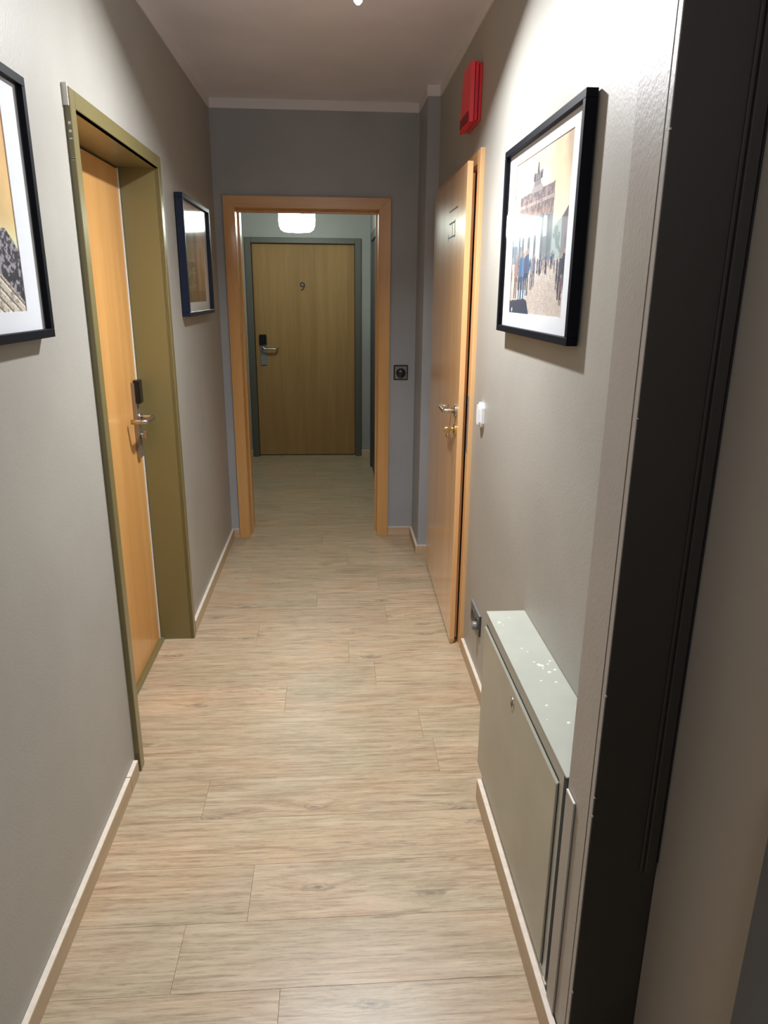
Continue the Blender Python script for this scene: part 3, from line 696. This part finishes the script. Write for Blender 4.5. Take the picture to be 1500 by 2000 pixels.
def picture(label, side, ya, yb, z0, z1, canvas, m_out, depth=0.030, fmat='frame', bw=0.018, mx=0.095, mzb=0.058, mzt=0.052):
    """side -1: on the left wall, +1: on the right wall.  ya is the end at the picture's left"""
    xw = XL if side < 0 else XR; s_ = 1 if side < 0 else -1
    xf = xw + s_*depth; xb = xw + s_*0.004
    y0, y1 = min(ya, yb), max(ya, yb)
    t = T('picture_frame', label, 'picture', (xw, (y0+y1)/2, z0), group=None)
    def bx(xa, xb_, a, b, c, d): return ((min(xa, xb_), a, c), (max(xa, xb_), b, d))
    t.part('frame', B(bx(xb, xf, y0, y1, z0, z0+bw), bx(xb, xf, y0, y1, z1-bw, z1), bx(xb, xf, y0, y0+bw, z0+bw, z1-bw), bx(xb, xf, y1-bw, y1, z0+bw, z1-bw), bev=0.0008), fmat)
    xm = xw + s_*0.016
    p0, p1 = y0+mx+bw*0.4, y1-mx-bw*0.4; q0, q1 = z0+mzb, z1-mzt
    t.part('mount', B(bx(xm, xm-s_*0.004, y0+bw, p0, z0+bw, z1-bw), bx(xm, xm-s_*0.004, p1, y1-bw, z0+bw, z1-bw), bx(xm, xm-s_*0.004, p0, p1, z0+bw, q0), bx(xm, xm-s_*0.004, p0, p1, q1, z1-bw)), 'mat', 'white mount board')
    xp = xm - s_*0.002
    if s_ > 0: c, du = (xp, p0, q0), (0, p1-p0, 0)      # left wall: image left is the near end
    else: c, du = (xp, p1, q0), (0, -(p1-p0), 0)
    me = print_mesh(canvas, Vector(c)-t.base, du, (0, 0, q1-q0))
    po = bpy.data.objects.new('print', me); COL.objects.link(po); po.parent = t.o
    t.part('backing', B(bx(xb+s_*0.001, xp-s_*0.003, y0+bw*0.5, y1-bw*0.5, z0+bw*0.5, z1-bw*0.5)), 'dark')
    xg = xw + s_*0.024
    bm = bmesh.new(); vs = [bm.verts.new(p) for p in ((xg, y0+bw, z0+bw), (xg, y1-bw, z0+bw), (xg, y1-bw, z1-bw), (xg, y0+bw, z1-bw))]; bm.faces.new(vs)
    g_ = t.part('glass', bm, 'glass', 'clear glass pane')
    if g_.data.polygons[0].normal.x*s_ < 0: g_.data.flip_normals()
    return t
picture('black framed photo of a columned city gate with a crowd on the right wall', 1, 2.350, 1.625, 1.387, 1.906, gate_print(), 0)
picture('black framed photo of a stone column and trees, cut off at the left edge', -1, 0.991, 1.712, 1.398, 1.915, column_print(), 0)
picture('dark blue-black framed brown city photo on the left wall beyond the olive door frame', -1, 3.285, 3.965, 1.391, 1.893, tower_print(), 0, depth=0.036, fmat='navy', mx=0.10)

# ------------------------------------------------------------------ metal wall cabinet
bx0, bx1, by0, by1, bz0, bz1 = 0.440, XR, 1.158, 1.898, 0.078, 0.607
cb_ = T('wall_cabinet', 'pale grey metal wall cabinet with lockable flat door low on the right wall', 'cabinet', (XR, 1.52, 0.0))
cb_.part('carcass', B(((bx0+0.004, by0, bz0), (bx1-0.0005, by1, bz1-0.004))), 'sheetr')
cb_.part('top_panel', B(((bx0-0.001, by0-0.014, bz1-0.004), (bx1-0.0005, by1+0.002, bz1)), bev=0.001), 'sheet', 'pale top panel with paint drips')
cb_.part('front_frame', B(((bx0, by0, bz1-0.034), (bx0+0.004, by1, bz1-0.004)), ((bx0, by0, bz0), (bx0+0.004, by0+0.024, bz1-0.034)),
                          ((bx0, by1-0.012, bz0), (bx0+0.004, by1, bz1-0.034)), ((bx0, by0+0.024, bz0), (bx0+0.004, by1-0.012, bz0+0.012))), 'sheetr')
cb_.part('shadow_gap', B(((bx0-0.0006, by0+0.0235, bz0+0.012), (bx0+0.001, by0+0.0275, bz1-0.044)), ((bx0+0.010, 1.142, bz0), (bx1-0.001, by0, bz1-0.02))), 'dark', 'dark gap beside the door')
dcab = cb_.part('door', B(((bx0-0.005, by0+0.027, bz0+0.014), (bx0+0.003, by1-0.004, bz1-0.046)), bev=0.0015), 'sheetd', 'brushed grey flat door')
bm = bmesh.new(); lathe(bm, [(0.017, 0), (0.017, 0.0016), (0.0125, 0.0016), (0.0115, 0.0003), (0, 0.0003)], (bx0-0.005, 1.545, 0.520), (-1, 0, 0), 28)
cb_.sub('lock', bm, 'steel', dcab, 'round steel lock')
cb_.sub('lock_slot', B(((bx0-0.0062, 1.5435, 0.513), (bx0-0.0052, 1.5465, 0.527))), 'ink', dcab)
random.seed(12); bm = bmesh.new()
for k in range(26):
    x = random.uniform(0.455, 0.54); y = random.choice([random.uniform(1.2, 1.88), random.uniform(1.55, 1.62)]); r = random.uniform(0.0015, 0.005)
    lathe(bm, [(r, 0), (r*0.9, 0.0006), (0, 0.0009)], (x, y, bz1), (0, 0, 1), 10)
pd = cb_.part('paint_drips', bm, 'putty'); pd['kind'] = 'stuff'
# loose filler strip standing between the cabinet and the pier
fs = T('filler_strip', 'thin taupe strip standing between metal cabinet and pier', 'strip', (0.436, 1.10, 0.072))
fs.part('board', B(((0.4350, 1.085, 0.072), (0.4385, 1.128, 0.592)), bev=0.0004), 'pier')
fs.part('top_edge', B(((0.4348, 1.0855, 0.592), (0.4387, 1.1275, 0.5945))), 'putty', 'pale pink-white top edge')

# ------------------------------------------------------------------ red alarm sounder
al = T('alarm_box', 'red plastic alarm box high on the right wall above the beech door', 'alarm', (XR, 3.05, 2.11))
ay0, ay1, az0, az1 = 2.925, 3.175, 2.112, 2.305; xA = XR-0.042
al.part('back_plate', B(((XR-0.011, ay0+0.001, az0), (XR-0.0005, ay1-0.002, az1-0.004)), bev=0.002), 'red')
al.part('housing', B(((XR-0.0255, ay0, az0), (XR-0.0145, ay1, az1)), bev=0.0015), 'red')
al.part('groove', B(((XR-0.0145, ay0+0.006, az0+0.003), (XR-0.011, ay1-0.006, az1-0.006)), ((XR-0.0290, ay0+0.006, az0+0.003), (XR-0.0255, ay1-0.006, az1-0.003))), 'redd', 'dark red groove')
bm = bmesh.new()
prism(bm, [(XR-0.029, ay0), (XR-0.029, ay1), (XR-0.042, ay1-0.02), (XR-0.046, (ay0+ay1)/2+0.03), (XR-0.043, ay0+0.004)], 'Z', az0-0.004, az1)
for v in bm.verts:
    if v.co.z > 2.2: v.co.y = ay0 + (v.co.y-ay0)*0.80
al.part('front_cover', bm, 'red')
al.part('lens', B(((XR-0.0475, ay0+0.03, az0+0.002), (XR-0.044, ay1-0.06, az0+0.035)), bev=0.001), 'redd', 'darker red window at the bottom')

# ------------------------------------------------------------------ small wall fittings
bl = T('wall_button', 'small white oblong button unit beside the beech door on the right', 'button', (XR, 2.635, 1.03))
bm = bmesh.new(); zz0, zz1, b0, b1 = 1.022, 1.110, 2.600, 2.668
prism(bm, [(b0+0.012, zz0), (b1-0.012, zz0), (b1, zz0+0.016), (b1, zz1-0.016), (b1-0.012, zz1), (b0+0.012, zz1), (b0, zz1-0.016), (b0, zz0+0.016)], 'X', XR-0.012, XR-0.0005)
bl.part('base', bm, 'white')
bm = bmesh.new(); prism(bm, [(b0+0.018, zz0+0.008), (b1-0.018, zz0+0.008), (b1-0.010, zz0+0.02), (b1-0.010, zz1-0.02), (b1-0.018, zz1-0.008), (b0+0.018, zz1-0.008), (b0+0.010, zz1-0.02), (b0+0.010, zz0+0.02)], 'X', XR-0.020, XR-0.012)
bl.part('push_plate', bm, 'white')

so = T('wall_socket', 'anthracite double socket low on the right wall beside the metal cabinet', 'socket', (XR, 2.56, 0.22))
s0, s1, q0, q1 = 2.475, 2.640, 0.226, 0.312
so.part('cover_frame', B(((XR-0.009, s0, q0), (XR-0.0005, s1, q1)), bev=0.0015), 'anth')
so.part('edge_highlight', B(((XR-0.0092, s0+0.001, q1-0.0012), (XR-0.0005, s1-0.001, q1+0.0012))), 'anthl', 'upper edge in lighter grey, a painted highlight')  # lighter strip paints a highlight along the top of the cover
for yc in (s0+0.042, s1-0.042):
    bm = bmesh.new(); lathe(bm, [(0.030, 0), (0.030, 0.002), (0.020, 0.002), (0.019, 0.0004), (0, 0.0004)], (XR-0.009, yc, (q0+q1)/2), (-1, 0, 0), 28)
    ins = so.part('socket_insert', bm, 'anth')
    bm = bmesh.new(); lathe(bm, [(0.0185, 0), (0.0185, 0.0003), (0, 0.0003)], (XR-0.0095, yc, (q0+q1)/2), (-1, 0, 0), 24); so.sub('socket_well', bm, 'ink', ins)
bm = bmesh.new(); lathe(bm, [(0.017, 0), (0.017, 0.014), (0.013, 0.018), (0, 0.018)], (XR-0.010, s0+0.042, q0+0.030), (-1, 0, 0), 20); so.part('safety_cap', bm, 'anthl', 'grey round cap')

ds = T('dimmer_switch', 'square grey dimmer with round dark knob beside the end doorway', 'switch', (0.402, D, 0.995))
sx0, sx1, sz0, sz1 = 0.360, 0.446, 0.994, 1.082
ds.part('cover_frame', B(((sx0, D-0.009, sz0), (sx1, D-0.0005, sz1)), bev=0.002), 'knob')
ds.part('centre_plate', B(((sx0+0.007, D-0.012, sz0+0.007), (sx1-0.007, D-0.008, sz1-0.007)), bev=0.001), 'anthl', 'lighter grey centre plate')
bm = bmesh.new(); lathe(bm, [(0.0285, 0), (0.0275, 0.012), (0.024, 0.019), (0.014, 0.0225), (0, 0.0235)], ((sx0+sx1)/2, D-0.012, (sz0+sz1)/2-0.002), (0, -1, 0), 32); ds.part('knob', bm, 'knob', 'round dark knob')

# ------------------------------------------------------------------ lamps
cl = T('ceiling_spot', 'ceiling spot over the corridor, only its lit bulb tip in view', 'lamp', (LAMP.x, LAMP.y, ZC))
bm = bmesh.new(); lathe(bm, [(0, 0), (0.045, 0), (0.045, 0.020), (0.040, 0.024), (0, 0.024)], (LAMP.x, LAMP.y, ZC), (0, 0, -1), 32); cl.part('base', bm, 'white')
bm = bmesh.new(); lathe(bm, [(0.016, 0.02), (0.018, 0.06), (0.020, 0.125), (0.0, 0.125)], (LAMP.x, LAMP.y, ZC), (0, 0, -1), 28); cl.part('holder', bm, 'white')
bm = bmesh.new(); lathe(bm, [(0.013, 0.0), (0.0155, 0.015), (0.0155, 0.035), (0.0125, 0.047), (0.006, 0.054), (0, 0.0555)], (LAMP.x, LAMP.y, LAMP.z+0.038), (0, 0, -1), 24); cl.part('bulb', bm, 'bulb', 'frosted bulb, lit')

gl_ = T('added_dome', 'added opal dome behind the viewer, unseen fixture for the fill light', 'lamp', (-0.05, -0.55, ZC))  # made-up fixture out of view, added to go with the fill light
bm = bmesh.new(); lathe(bm, [(0, 0), (0.125, 0), (0.13, 0.05), (0.12, 0.12), (0.08, 0.165), (0, 0.18)], (-0.05, -0.55, ZC), (0, 0, -1), 32); gl_.part('shade', bm, 'white')
fl_ = T('ceiling_dome', 'lit opal dome lamp on the ceiling of the far vestibule', 'lamp', (FAR.x, FAR.y, ZFC))
bm = bmesh.new(); lathe(bm, [(0, 0), (0.125, 0), (0.125, 0.02), (0, 0.02)], (FAR.x, FAR.y, ZFC), (0, 0, -1), 40); fl_.part('base', bm, 'white')
H = ZFC - FAR.z
bm = bmesh.new(); lathe(bm, [(0.118, 0.02), (0.128, 0.06), (0.130, H-0.08), (0.127, H-0.045), (0.116, H-0.018), (0.095, H-0.004), (0.05, H), (0, H)], (FAR.x, FAR.y, ZFC), (0, 0, -1), 40)
fl_.part('shade', bm, 'opal', 'glowing opal shade')
